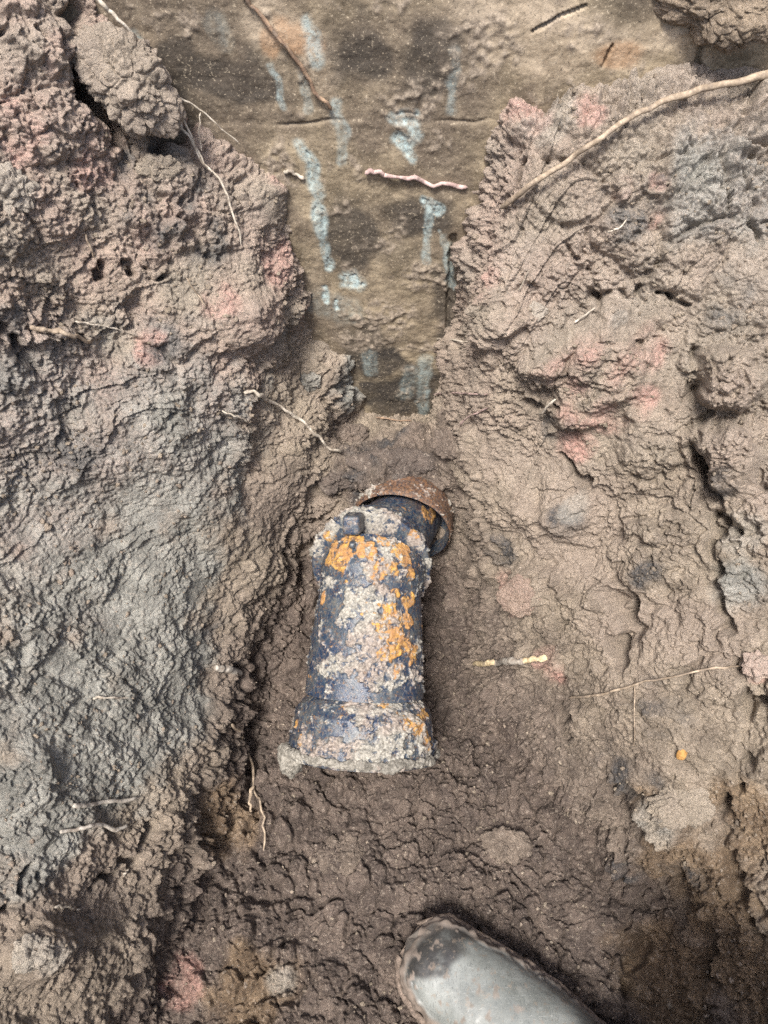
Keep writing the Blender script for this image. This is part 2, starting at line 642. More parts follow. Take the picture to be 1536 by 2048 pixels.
ochre = np.zeros(len(P), F32)
for s in [(1420, 1760, 150), (1500, 1950, 120), (1330, 1950, 110), (1330, 1600, 60), (1490, 1600, 80), (500, 1980, 90), (430, 1640, 90)]:
    ochre = np.maximum(ochre, blob(P, *s, warp) * .8)
pink = np.zeros(len(P), F32)
for s in [(1180, 740, 95), (1290, 700, 50), (1220, 830, 50), (1310, 370, 26), (1300, 430, 30), (1240, 380, 26), (40, 270, 60), (60, 330, 50), (20, 230, 40), (1150, 900, 45), (1010, 1180, 50), (1515, 1350, 22), (610, 640, 30), (560, 530, 60),
          (180, 330, 70), (430, 600, 40), (300, 700, 40), (1280, 800, 40), (1060, 230, 50), (1180, 240, 40), (560, 350, 40), (990, 560, 40), (120, 130, 50), (360, 1960, 50), (1100, 1330, 40)]:
    pink = np.maximum(pink, blob(P, *s, warp) * 1.0)
pink *= np.clip(.6 + .9 * noise3(P, .02, 91), 0, 1)
pink = np.maximum(pink, sstep(.20, .40, P[:, 2] + .05 * warp) * np.clip(.22 + .35 * noise3(P, .04, 93), 0, .5) * (1 - .6 * right))
dark = np.zeros(len(P), F32)
for s in [(370, 410, 80), (300, 440, 60), (410, 490, 50), (330, 290, 50), (300, 240, 50), (190, 190, 40), (250, 330, 40), (330, 700, 45), (350, 740, 35), (20, 730, 50), (30, 650, 40), (1310, 390, 40), (1250, 440, 50), (1480, 620, 60), (1110, 860, 40), (1000, 1110, 50), (1250, 1540, 70),
          (1330, 1580, 60), (1380, 1760, 60), (740, 960, 70), (1130, 1030, 40), (1440, 960, 40), (1300, 1150, 40), (760, 880, 60), (150, 910, 60), (430, 1260, 40), (1330, 1400, 60), (1250, 1730, 40)]:
    dark = np.maximum(dark, blob(P, *s, warp) * 1.0)
dark *= np.clip(.55 + 1.3 * noise3(P, .016, 92), 0, 1)
pale = np.zeros(len(P), F32)
for s in [(1340, 1620, 50), (60, 1905, 35), (20, 380, 40), (1240, 640, 22), (10, 1150, 50), (20, 1000, 40), (1100, 250, 60), (1150, 1010, 30), (1490, 1060, 50), (560, 1960, 30), (1510, 1345, 22)]:
    pale = np.maximum(pale, blob(P, *s, warp) * .5)
pale = np.maximum(pale, sstep(.18, .42, P[:, 2] + .05 * warp) * .22)  # soil lightened with height: the brighter light up the banks, painted in
wet = np.maximum(smear * .6, blob(P, 1040, 1190, 40, warp))
wet = np.maximum(wet, .25 * flr)
facing = -(N * D.reshape(-1, 3)).sum(1)
disp *= sstep(.0, .14, facing) * .85 + .15
disp = disp * sstep(WALL_Y + .015, WALL_Y - .005, P[:, 1])
V = P + N * disp[:, None]
MA = {'grey': grey, 'loam_shade': loam_shade * (1 - .8 * grey), 'ochre': ochre, 'pink': pink, 'dark': dark, 'pale': pale, 'wet': wet}
GQ = grid_quads(NA, NB)
far_ = np.linalg.norm(P - CAM.astype(F32), axis=1) > 2.35
GQ = GQ[~far_[GQ].any(1)]
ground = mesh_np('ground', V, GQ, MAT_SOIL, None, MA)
tag(ground, kind='structure', label='dug clay soil of the pit floor and its crumbly sloping banks')
print('soil done', round(time.time() - T0, 1))

VG = V.reshape(NA, NB, 3)


def surf(px, py, lift=0.0):
    """point of the finished soil (or the wall) seen at that place of the photo"""
    d = pix_dir(px, py)
    dn = d / np.linalg.norm(d)
    a = math.atan2(dn[2], dn[1])
    b = math.asin(dn[0])
    i = int(np.argmin(np.abs(A - a)))
    j = int(np.argmin(np.abs(B - b)))
    i0, i1, j0, j1 = max(i - 14, 0), i + 15, max(j - 14, 0), j + 15
    blk = VG[i0:i1, j0:j1].reshape(-1, 3)
    w = blk - CAM
    along = w @ dn
    off = np.linalg.norm(w - along[:, None] * dn, axis=1)
    k = int(np.argmin(off))
    t = along[k]
    if dn[1] > 0:
        t = min(t, WALL_Y / dn[1])
    return CAM + dn * (t - lift)


# ------------------------------------------------------------------ the foundation wall
def wall_material():
    t = NT('stained_concrete')
    big = t.noise(10, 4, .6, off=1)
    mid = t.noise(50, 5, .62, off=5)
    st = t.noise(60, 4, .6, stretch=(1, 1, .18), off=9)
    fine = t.noise(330, 4, .65, off=2)
    c = t.mix(t.ramp(mid, .35, .65), (.145, .115, .075), (.295, .238, .160))
    c = t.mix(t.ramp(big, .42, .6, 0, .7), c, (.115, .090, .068))
    c = t.mix(t.ramp(st, .52, .68, 0, .5), c, (.27, .22, .155))
    c = t.mix(t.attr('pale'), c, t.mix(t.ramp(mid, .35, .65), (.27, .215, .15), (.44, .36, .265)))
    c = t.mix(t.math('MULTIPLY', t.attr('dark'), t.ramp(mid, .3, .6, .65, 1)), c, (.040, .034, .028))
    c = t.mix(t.attr('rust'), c, (.42, .19, .065))
    c = t.mix(t.math('MULTIPLY', t.attr('drip'), t.ramp(t.noise(180, 5, .75, off=13), .34, .56, .25, .95)), c, (.37, .46, .45))
    c = t.mix(t.attr('dirt'), c, t.mix(t.ramp(fine, .35, .65), (.15, .12, .09), (.32, .265, .205)))
    sp = t.noise(520, 3, .7, off=31)
    c = t.mix(t.ramp(sp, .58, .68, 0, .65), c, (.44, .37, .27))
    c = t.mix(t.ramp(sp, .42, .32, 0, .65), c, (.035, .028, .022))
    n1 = t.bump(t.noise(500, 4, .7), .45, .0012)
    return t.done(c, .82, n1, .35)


MAT_WALL = wall_material()
xs = np.arange(-.62, .62, .0011)
zs = np.arange(.02, .78, .0011)
gx, gz = np.meshgrid(xs, zs, indexing='ij')
WP = np.stack([gx, np.full_like(gx, WALL_Y), gz], -1).reshape(-1, 3).astype(F32)
ww = fbm(WP, .03, 3, 3)
W2w = noise3(WP, .012, 4)


def wpt(px, py):
    d = pix_dir(px, py)
    return CAM + d * (WALL_Y / d[1])


def wblob(px, py, rx, ry=None, k=.35):
    c = wpt(px, py)
    s = 1 / FPX * WALL_Y / pix_dir(px, py)[1]
    ry = ry or rx
    # vertical pixels cover more wall than horizontal ones
    e = np.linalg.norm(wpt(px, py + 1) - c)
    d = np.sqrt(((WP[:, 0] - c[0]) / (rx * s)) ** 2 + ((WP[:, 2] - c[2]) / (ry * e)) ** 2)
    return sstep(1.15, .6, d + ww * k)


def wline(pts, hw):
    p3 = [wpt(*q) for q in pts]
    s = 1 / FPX * WALL_Y / pix_dir(*pts[0])[1]
    d = seg_dist(WP + np.stack([W2w * .003, 0 * W2w, 0 * W2w], -1), p3)
    return sstep(1.3, .5, d / (hw * s) + ww * .45)


drip = np.zeros(len(WP), F32)
for pts, hw, g in [([(545, 130), (560, 180), (566, 215)], 8, .6), ([(600, 150), (612, 190), (618, 220)], 9, .4), ([(612, 40), (625, 80), (632, 120)], 18, .8), ([(672, 210), (684, 260), (686, 325)], 13, .6),
                   ([(606, 295), (622, 320), (632, 360), (636, 420), (642, 465)], 15, .9), ([(600, 290), (615, 310)], 16, 1.0), ([(650, 490), (660, 535)], 12, .9), ([(650, 575), (652, 600)], 7, 1.2), ([(674, 600), (674, 612)], 6, 1.2),
                   ([(700, 560), (712, 565)], 22, 1.2), ([(790, 240), (822, 236), (830, 262), (815, 300), (825, 315)], 15, 1.1), ([(795, 275), (812, 290)], 16, 1.1), ([(848, 400), (876, 418)], 13, 1.0), ([(860, 400), (856, 460), (852, 520)], 9, .7), ([(886, 470), (896, 520), (902, 575)], 8, .6),
                   ([(912, 100), (908, 160), (900, 220)], 12, .4), ([(738, 700), (742, 740)], 14, .4), ([(850, 715), (846, 760), (845, 840)], 14, .5), ([(820, 740), (810, 790)], 16, .35), ([(905, 700), (895, 745)], 10, .45), ([(265, 90), (300, 160)], 26, .6), ([(640, 600), (700, 620)], 30, .25), ([(430, 40), (450, 90)], 20, .2), ([(880, 460), (915, 520)], 4, .5)]:
    drip = np.maximum(drip, wline(pts, hw) * g)
drip = np.clip(drip * (.75 + .5 * noise3(WP * np.array([2.2, 1, .35], F32), .012, 88)), 0, 1)
dirt = np.clip(sstep(.25, .75, fbm(WP, .035, 4, 14, .6)) * .75, 0, 1)
for s in [(760, 640, 60, 40), (720, 680, 50, 20), (850, 560, 50, 30), (980, 90, 90, 60), (1180, 60, 60, 30), (830, 200, 60, 40), (560, 330, 30, 60), (820, 690, 60, 14)]:
    dirt = np.maximum(dirt, wblob(*s, .6) * .9)
dirt *= sstep(-.5, .3, noise3(WP, .006, 16))
wd = sstep(.1, .7, noise3(WP, .06, 17)) * .5
wd = np.maximum(wd, wblob(800, 790, 90, 60, .5))
wd = np.maximum(wd, wblob(760, 720, 60, 50, .5))
for s in [(820, 800, 100, 60), (740, 700, 60, 60), (700, 480, 60, 80), (830, 430, 80, 50), (480, 160, 110, 60), (720, 120, 70, 80), (860, 110, 70, 90), (330, 200, 60, 60), (900, 600, 40, 80), (340, 130, 50, 50)]:
    wd = np.maximum(wd, wblob(*s, .5) * .85)
wp_ = np.maximum(wblob(560, 40, 90, 60), wblob(1130, 90, 200, 70)) * .7
for s in [(1400, 60, 160, 70), (640, 130, 60, 60), (1000, 20, 160, 40)]:
    wp_ = np.maximum(wp_, wblob(*s) * .7)
rust = np.maximum(wblob(590, 70, 50, 50, .9), wblob(545, 100, 20, 40, .9)) * .28
rust = np.maximum(rust, wblob(1230, 110, 60, 30) * .25)
wy = .0035 * fbm(WP, .12, 2, 5) + .0012 * noise3(WP, .02, 6)
# old pour joint running across
c0 = wpt(620, 243)
jz = c0[2] + .006 * noise3(WP * np.array([1, 0, 0], F32), .06, 8) + .0015 * noise3(WP * np.array([1, 0, 0], F32), .012, 18)
dj = np.abs(WP[:, 2] - jz)
wy -= .0018 * (1 - sstep(.0003, .0014, dj)) * sstep(-.1, .5, noise3(WP, .05, 9))
wy += .0007 * sstep(0, .004, jz - WP[:, 2])
f1, f2 = worley(WP + ww[:, None] * .003, .007, 5)
wy += dirt * (.0006 + .0016 * (1 - sstep(0, .8, f1)))
wy += .0005 * np.clip(fbm(WP, .010, 3, 23, .7), -.3, 1)
wy += .0005 * (1 - np.abs(noise3(WP, .004, 20))) + .0005 * np.clip(noise3(WP, .009, 19), 0, 1) * (1 - drip)
# spots where lumps have come away
wy -= .0022 * (drip > .75) * .5
for pts, hw in [([(1060, 62), (1120, 30), (1170, 10)], 2.5), ([(1200, 130), (1225, 90)], 3), ([(1410, 180), (1400, 120), (1405, 90), (1440, 70)], 6), ([(905, 470), (895, 640), (905, 700)], 5)]:
    wy -= .005 * wline(pts, hw)
WV = WP.copy()
WV[:, 1] -= wy
nx, nz = len(xs), len(zs)
wq = grid_quads(nx, nz, flip=True)
# give the wall its thickness and top
bx = np.array([[xs[0], WALL_Y + .2, zs[0]], [xs[-1], WALL_Y + .2, zs[0]], [xs[-1], WALL_Y + .2, zs[-1]], [xs[0], WALL_Y + .2, zs[-1]]], F32)
nb = len(WV)
ca, cb, cc, cd = 0, (nx - 1) * nz, nx * nz - 1, nz - 1
extra = np.array([[cd, cc, nb + 2, nb + 3], [nb, nb + 3, nb + 2, nb + 1], [ca, cd, nb + 3, nb], [cc, cb, nb + 1, nb + 2]], np.int32)
zz = np.zeros(4, F32)
wall = mesh_np('foundation_wall', np.vstack([WV, bx]), np.vstack([wq, extra]), MAT_WALL, None,
               {k: np.concatenate([v, zz]) for k, v in dict(drip=drip, dirt=dirt, dark=wd, pale=wp_, rust=rust).items()})
tag(wall, 'brown stained concrete foundation wall with pale blue drips at the head of the pit', 'wall')
print('wall', round(time.time() - T0, 1))


# ------------------------------------------------------------------ pipe fitting
def metal_material(name, base=(.010, .025, .056), rough=.34):
    t = NT(name)
    mid = t.noise(70, 4, .6, off=4)
    fine = t.noise(420, 4, .65, off=6)
    c = t.mix(t.ramp(mid, .40, .62, 0, .8), base, (.040, .055, .070))
    c = t.mix(t.math('MULTIPLY', t.ramp(t.noise(190, 6, .8, off=3, stretch=(1, .45, .45)), .44, .66, 0, .75), t.ramp(t.noise(22, 3, .6, off=33), .38, .56, .25, 1)), c, (.135, .135, .118))
    r = t.mix(t.ramp(t.noise(240, 5, .75, off=1), .36, .62), (.15, .070, .028), (.45, .255, .060))
    r = t.mix(t.ramp(t.noise(60, 3, .6, off=21), .42, .6, 0, .7), r, (.33, .17, .07))
    rj = t.math('ADD', t.attr('rust'), t.ramp(t.noise(360, 4, .7, off=71), .3, .7, -.3, .3))
    c = t.mix(t.ramp(rj, .02, .40, 0, .9), c, t.mix(t.ramp(fine, .36, .62), (.075, .045, .028), (.20, .115, .055)))
    c = t.mix(t.ramp(rj, .40, .80), c, r)
    c = t.mix(t.attr('darkrust'), c, t.mix(t.ramp(fine, .36, .62), (.040, .024, .016), (.165, .078, .030)))
    m = t.mix(t.ramp(fine, .36, .64), (.165, .155, .13), (.34, .32, .275))
    m2 = t.mix(t.ramp(fine, .36, .64), (.165, .135, .112), (.31, .262, .222))
    m = t.mix(t.ramp(t.noise(25, 2, .5, off=8), .42, .58), m, m2)
    c = t.mix(t.ramp(t.math('ADD', t.attr('mud'), t.ramp(t.noise(330, 4, .7, off=61), .3, .7, -.5, .5)), .1, .9), c, m)
    ro = t.math('ADD', rough, t.math('MULTIPLY', t.math('MAXIMUM', t.math('MAXIMUM', t.attr('mud'), t.attr('rust')), t.attr('darkrust')), .5))
    n1 = t.bump(t.noise(600, 4, .7), .5, .0009)
    return t.done(c, ro, n1, .5)


MAT_PIPE = metal_material('painted_iron')
MAT_MUD = None


def mud_material(name, lo, hi, rough=.9):
    t = NT(name)
    f = t.noise(320, 4, .65, off=5)
    g = t.noise(50, 3, .6, off=15)
    c = t.mix(t.ramp(f, .34, .66), lo, hi)
    c = t.mix(t.ramp(g, .45, .65, 0, .45), c, tuple(x * .6 for x in lo))
    n1 = t.bump(t.noise(500, 5, .7), .7, .0018)
    return t.done(c, rough, n1, .3)


MAT_MUD = mud_material('grey_mud', (.19, .175, .15), (.36, .34, .295))


def frame_path(pts, n):
    """Catmull-Rom through pts; returns centre, tangent and a fixed frame"""
    p = np.array(pts, float)
    p = np.vstack([2 * p[0] - p[1], p, 2 * p[-1] - p[-2]])
    out = []
    m = len(p) - 3
    tt = np.linspace(0, m - 1e-6, n)
    for t in tt:
        k = int(t); u = t - k
        a, b, c, d = p[k], p[k + 1], p[k + 2], p[k + 3]
        out.append(.5 * ((2 * b) + (-a + c) * u + (2 * a - 5 * b + 4 * c - d) * u * u + (-a + 3 * b - 3 * c + d) * u ** 3))
    c = np.array(out)
    t = np.gradient(c, axis=0)
    t /= np.linalg.norm(t, axis=1, keepdims=True)
    return c, t


def sweep(pts, prof, n, m, ref=(1, 0, 0)):
    """tube: prof = (arc fractions, radii). returns V (n,m,3), radial normals, s, phi"""
    c, t = frame_path(pts, n)
    ref = np.array(ref, float)
    x = ref - (t @ ref)[:, None] * t
    x /= np.linalg.norm(x, axis=1, keepdims=True)
    y = np.cross(t, x)
    L = np.concatenate([[0], np.cumsum(np.linalg.norm(np.diff(c, axis=0), axis=1))])
    s = L / L[-1]
    r = np.interp(s, prof[0], prof[1])
    ph = np.linspace(0, 2 * np.pi, m, endpoint=False)
    rad = x[:, None] * np.cos(ph)[None, :, None] + y[:, None] * np.sin(ph)[None, :, None]
    V_ = c[:, None] + rad * r[:, None, None]
    S_, PH = np.meshgrid(s, ph, indexing='ij')
    return V_, rad, S_, PH, c, t


# joints of the run: buried collar -> flange ring -> bend -> bell mouth
PC = np.array([.018, .428, .121])
PR = np.array([-.008, .357, .160])
P1 = np.array([-.012, .330, .158])
P2 = np.array([-.016, .275, .127])
PE = np.array([-.020, .203, .088])
fit = thing('pipe_fitting', 'rusty blue black iron pipe bend with flared mouth lying in the pit', 'pipe', tuple(PE - np.array([0, 0, .07])))


def pv(px, py, D_):
    """a point on the fitting seen at a photo pixel with forward depth D_"""
    return CAM + pix_dir(px, py) * D_


def soft(Vf, cen, r, wv, k=.4):
    d = np.linalg.norm(Vf - np.asarray(cen, F32), axis=1) / r
    return sstep(1.25, .55, d + wv * (k + .25))


# places are given on the visible upper side of the fitting
def dress(V_, rad, mudspots, rustspots, extra_mud=0, rough_amp=1.0, clean=False):
    Vf = V_.reshape(-1, 3).astype(F32)
    Rf = rad.reshape(-1, 3).astype(F32)
    wv = fbm(Vf, .012, 3, 33)
    mud = np.zeros(len(Vf), F32) + extra_mud
    for px, py, r in mudspots:
        d = pix_dir(px, py); dn = d / np.linalg.norm(d)
        w = Vf - CAM.astype(F32)
        al = w @ dn.astype(F32)
        off = np.linalg.norm(w - al[:, None] * dn.astype(F32), axis=1)
        # nearest surface under that pixel
        kk = np.nonzero(off < .004)[0]
        if not len(kk): continue
        k = kk[np.argmin(al[kk])]
        mud = np.maximum(mud, soft(Vf, Vf[k], r / FPX * .66, wv))
    rus = np.zeros(len(Vf), F32)
    for px, py, r in rustspots:
        d = pix_dir(px, py); dn = d / np.linalg.norm(d)
        w = Vf - CAM.astype(F32)
        al = w @ dn.astype(F32)
        off = np.linalg.norm(w - al[:, None] * dn.astype(F32), axis=1)
        kk = np.nonzero(off < .004)[0]
        if not len(kk): continue
        k = kk[np.argmin(al[kk])]
        rus = np.maximum(rus, soft(Vf, Vf[k], r / FPX * .66, wv, .5))
    br = fbm(Vf, .007, 4, 49, .65)
    br2 = noise3(Vf, .022, 45)
    mud = sstep(.24, .76, mud * .62 + br * .36 + .03)
    mud = np.maximum(mud, sstep(.20, .85, br * .75 + br2 * .45) * .9)
    if clean: mud *= .25
    rus = sstep(.26, .78, rus * .70 + .36 * fbm(Vf, .006, 4, 52, .65) + .10 * br2)
    rus = np.maximum(rus, .7 * sstep(.75, 1.1, fbm(Vf, .012, 4, 53, .6)))
    mud = mud * (1 - .75 * rus * sstep(-.2, .4, noise3(Vf, .005, 54) + .15))
    f1, _ = worley(Vf + (wv * .003)[:, None], .009, 6)
    sel_ = sstep(-.3, .4, noise3(Vf, .018, 55))
    h = mud ** 1.6 * (.0006 + .0030 * (1 - sstep(0, .75, f1)) * sel_ + .0026 * np.abs(noise3(Vf, .0055, 56)) + .0014 * np.abs(noise3(Vf, .0028, 57)))
    h += rus * (.0006 + .0012 * np.clip(noise3(Vf, .006, 46), 0, 1) + .0012 * np.abs(noise3(Vf, .003, 47)))
    h += .0006 * noise3(Vf, .012, 48) * rough_amp
    return Vf + Rf * h[:, None], mud, rus


def part_tube(name, pts, prof, n, m, mudspots=(), rustspots=(), extra=0, ref=(1, 0, 0), darkr=None, mat=None, parent=None, clean=False):
    V_, rad, S_, PH, c, t = sweep(pts, prof, n, m, ref)
    Vf, mud, rus = dress(V_, rad, mudspots, rustspots, extra, 1.0, clean)
    dr = np.zeros(len(Vf)) if darkr is None else darkr(Vf)
    return mesh_np(name, Vf, grid_quads(n, m, True), mat or MAT_PIPE, parent or fit, {'mud': mud, 'rust': rus * (1 - dr), 'darkrust': dr})


MUDB = [(800, 1352, 34), (760, 1350, 30), (720, 1350, 26), (835, 1350, 20), (720, 1215, 42), (735, 1240, 40), (700, 1190, 26), (755, 1290, 30), (700, 1280, 22), (770, 1180, 26), (740, 1140, 24), (780, 1120, 24), (650, 1335, 26), (690, 1335, 26), (765, 1335, 30), (735, 1265, 26), (800, 1240, 14), (770, 1095, 30),
        (700, 1320, 20), (810, 1150, 16), (790, 1200, 18), (740, 1180, 22), (650, 1160, 14), (735, 1330, 18)]
RUSTB = [(800, 1310, 32), (815, 1280, 26), (795, 1270, 26), (780, 1310, 22), (830, 1310, 22), (825, 1250, 18), (785, 1225, 26), (800, 1180, 20), (790, 1130, 20), (820, 1120, 18), (680, 1100, 26), (660, 1090, 24), (720, 1090, 20), (670, 1120, 20),
         (815, 1090, 18), (610, 1230, 16), (608, 1270, 12), (770, 1140, 24), (770, 1240, 20), (825, 1200, 20), (690, 1070, 18), (740, 1085, 24), (780, 1078, 22), (760, 1070, 20), (655, 1110, 18), (720, 1075, 16), (830, 1150, 14), (640, 1190, 12)]
ft = [0, .08, .30, .62, .86, 1.0]
# bend: flange to the shoulder of the bell
part_tube('bend', [PR, P1, P2, P2 + (PE - P2) * .39], ([0, .17, .20, .35, .6, .9, 1.0], [.0470, .0475, .0455, .0470, .0502, .0525, .0530]), 300, 420, MUDB, RUSTB)
PB = P2 + (PE - P2) * .36
MUDC = [(800, 1410, 40), (760, 1400, 34), (820, 1440, 40), (700, 1400, 22), (720, 1450, 26), (640, 1370, 18), (840, 1400, 24), (790, 1460, 34), (850, 1470, 26), (680, 1360, 26), (745, 1360, 24), (600, 1480, 28), (660, 1490, 18), (800, 1495, 40), (720, 1500, 40), (860, 1500, 24), (770, 1500, 40), (600, 1510, 30), (630, 1500, 26)]
RUSTC = [(850, 1460, 24), (855, 1420, 18), (820, 1440, 18), (850, 1380, 18), (780, 1400, 14), (830, 1360, 24), (590, 1480, 12), (862, 1480, 18), (585, 1450, 9)]
bell = part_tube('bell_mouth', [PB, PB + (PE - PB) * .5, PE, PE + (PE - PB) * .02],
                 ([0, .14, .30, .62, .66, .69, .88, .92, 1.0], [.0460, .0545, .0605, .0622, .0627, .0645, .0655, .0675, .0675]), 300, 460, MUDC, RUSTC)
# inside of the bell: a dark hollow with its own wall thickness
V_, rad, S_, PH, c, t = sweep([PE + (PE - PB) * .02, PE, PB + (PE - PB) * .5, PB], ([0, .01, .1, .6, 1], [.0688, .0580, .0565, .0550, .0420]), 60, 120)
z0 = np.zeros(60 * 120)
mesh_np('bell_bore', V_.reshape(-1, 3), grid_quads(60, 120, True), MAT_PIPE, bell, {'mud': z0 + .3, 'rust': z0, 'darkrust': z0 + .5})

# flange ring with its bolts
tn = (P1 - PR) / np.linalg.norm(P1 - PR)
tilt = np.array([-.10, -.86, .50]); tilt /= np.linalg.norm(tilt)
RC = PR + np.array([-.004, .000, -.007])
fl = part_tube('flange', [RC - tilt * .006, RC, RC + tilt * .003, RC + tilt * .006],
               ([0, .02, .08, .80, .90, .93, 1.0], [.030, .0530, .0555, .0555, .0545, .0510, .030]), 90, 420,
               [(740, 1035, 60), (690, 1040, 30), (790, 1050, 30), (840, 1090, 26), (866, 1130, 16), (862, 1170, 16), (845, 1200, 18), (650, 1070, 30), (635, 1100, 24)], [(835, 1075, 12), (655, 1080, 14), (700, 1075, 12)])
# second ring behind the first: the gland
gc = RC - tilt * .020
gl = part_tube('gland', [gc - tilt * .005, gc, gc + tilt * .005], ([0, .03, .12, .88, .97, 1.0], [.030, .0490, .0515, .0515, .0490, .030]), 60, 360,
               [(860, 1150, 30), (700, 1030, 30)], [])


def box_mesh(cen, ax, ay, az_, sx, sy, sz, n=10, rnd=.35):
    """rounded box grid (a superellipsoid) as quads"""
    u = np.linspace(-np.pi / 2, np.pi / 2, n * 2)
    v = np.linspace(-np.pi, np.pi, n * 4, endpoint=False)
    U, Vv = np.meshgrid(u, v, indexing='ij')

    def sp(w, e): return np.sign(w) * np.abs(w) ** e
    x = sp(np.cos(U), rnd) * sp(np.cos(Vv), rnd)
    y = sp(np.cos(U), rnd) * sp(np.sin(Vv), rnd)
    z = sp(np.sin(U), rnd)
    p = np.asarray(cen)[None, None] + x[..., None] * np.asarray(ax) * sx + y[..., None] * np.asarray(ay) * sy + z[..., None] * np.asarray(az_) * sz
    return p.reshape(-1, 3), grid_quads(n * 2, n * 4, True)


def ortho(t_):
    t_ = np.asarray(t_, float); t_ = t_ / np.linalg.norm(t_)
    a = np.cross(t_, [1, 0, 0]); a /= np.linalg.norm(a)
    b = np.cross(t_, a)
    return t_, b, a


tt_, bx_, ay_ = ortho(tilt)
for (px, py, dd, sz, q) in [(707, 1047, .628, .0078, 0), (744, 1062, .640, .0032, 1)]:
    pass
bolt_dir = np.array([-.15, -.70, .70]); bolt_dir /= np.linalg.norm(bolt_dir)
bt, bb, ba = ortho(bolt_dir)
bc = pv(707, 1047, .655)
vv, qq = box_mesh(bc, bb, ba, bt, .0078, .0088, .012, 10, .28)
bo = mesh_np('bolt', vv, qq, MAT_PIPE, fl, {'mud': np.clip(noise3(vv, .004, 3) * 1.2 - .1, 0, .6), 'rust': np.zeros(len(vv)), 'darkrust': np.zeros(len(vv))})
bo['label'] = 'square blue black bolt head on top of the flange'
bc = pv(707, 1088, .647)
vv, qq = box_mesh(bc, bb, ba, bt, .0032, .0032, .008, 8, .6)
mesh_np('stud', vv, qq, MAT_PIPE, fl, {'mud': np.zeros(len(vv)), 'rust': np.zeros(len(vv)), 'darkrust': np.zeros(len(vv))})


# inlet pipe and its half buried collar
def drk(Vf): return sstep(-.1, .35, fbm(Vf, .02, 2, 77)) * .85


inl = part_tube('inlet_pipe', [PC + (PC - PR) * .7, PC, (PC + PR) / 2, PR * .75 + PC * .25], ([0, 1], [.0370, .0370]), 160, 320, [(850, 1060, 16)], [(870, 1020, 22), (860, 1030, 20)], darkr=lambda v: drk(v) * .25, clean=True)
ctn = np.array([-.22, -.94, .10]); ctn /= np.linalg.norm(ctn)
CC = PC + np.array([.0, -.008, .004])
col_ = part_tube('collar', [CC - ctn * .030, CC - ctn * .02, CC - ctn * .010, CC - ctn * .001, CC + ctn * .003], ([0, .2, .55, .80, .90, .96, 1.0], [.046, .0490, .0505, .0515, .0513, .0506, .0494]), 120, 420,
                 [(730, 975, 34), (690, 1000, 36)], [(815, 972, 16)], darkr=lambda v: np.maximum(drk(v), .8))
V_, rad, S_, PH, c, t = sweep([CC + ctn * .003, CC - ctn * .014, CC - ctn * .028], ([0, .5, .8, 1.0], [.0492, .0484, .0478, .0360]), 20, 160)
z0 = np.zeros(20 * 160)
mesh_np('collar_bore', V_.reshape(-1, 3), grid_quads(20, 160, True), MAT_PIPE, col_, {'mud': z0, 'rust': z0, 'darkrust': z0})
col_['label'] = 'rusty brown collar half buried in soil'


# mud crust hanging from the bell rim
def crust(name, cen, axu, rr, phi0, phi1, th, seed, parent, mat, n=160, m=60):
    axu = np.asarray(axu, float); axu /= np.linalg.norm(axu)
    x = np.array([1., 0, 0]); x -= x @ axu * axu; x /= np.linalg.norm(x)
    y = np.cross(axu, x)
    ph = np.linspace(phi0, phi1, n)
    ps = np.linspace(0, 2 * np.pi, m, endpoint=False)
    PHg, PSg = np.meshgrid(ph, ps, indexing='ij')
    rad = x * np.cos(PHg)[..., None] + y * np.sin(PHg)[..., None]
    taper = np.sin(np.pi * np.linspace(0, 1, n)) ** .35
    off = rad * (np.cos(PSg) * taper[:, None] * th)[..., None] + axu * (np.sin(PSg) * taper[:, None] * th * 1.5)[..., None]
    V_ = (np.asarray(cen) + rad * rr + off).reshape(-1, 3).astype(F32)
    O = off.reshape(-1, 3).astype(F32)
    ln = np.linalg.norm(O, axis=1, keepdims=True) + 1e-6
    f1, _ = worley(V_, .010, seed)
    d = 1.3 * fbm(V_, .016, 4, seed, .65) + .35 * (1 - sstep(0, .8, f1)) + .45 * np.abs(noise3(V_, .0035, seed))
    V_ = V_ + O / ln * (d * th * .8)[:, None]
    return mesh_np(name, V_, grid_quads(n, m, True), mat, parent)


CRM = mud_material('rim_mud', (.13, .12, .10), (.30, .28, .24))
bax = (PE - PB) / np.linalg.norm(PE - PB)
cr = crust('mud_crust', PE - bax * .002, bax, .0672, R(-8), R(190), .0026, 12, fit, CRM, 400, 60)
cr['label'] = 'pale grey mud caked along the lip of the bell mouth'
crust('mud_crust', PE + bax * .006 + np.array([0, 0, -.004]), bax, .066, R(142), R(190), .0058, 15, fit, CRM, 200, 80)
print('pipe', round(time.time() - T0, 1))


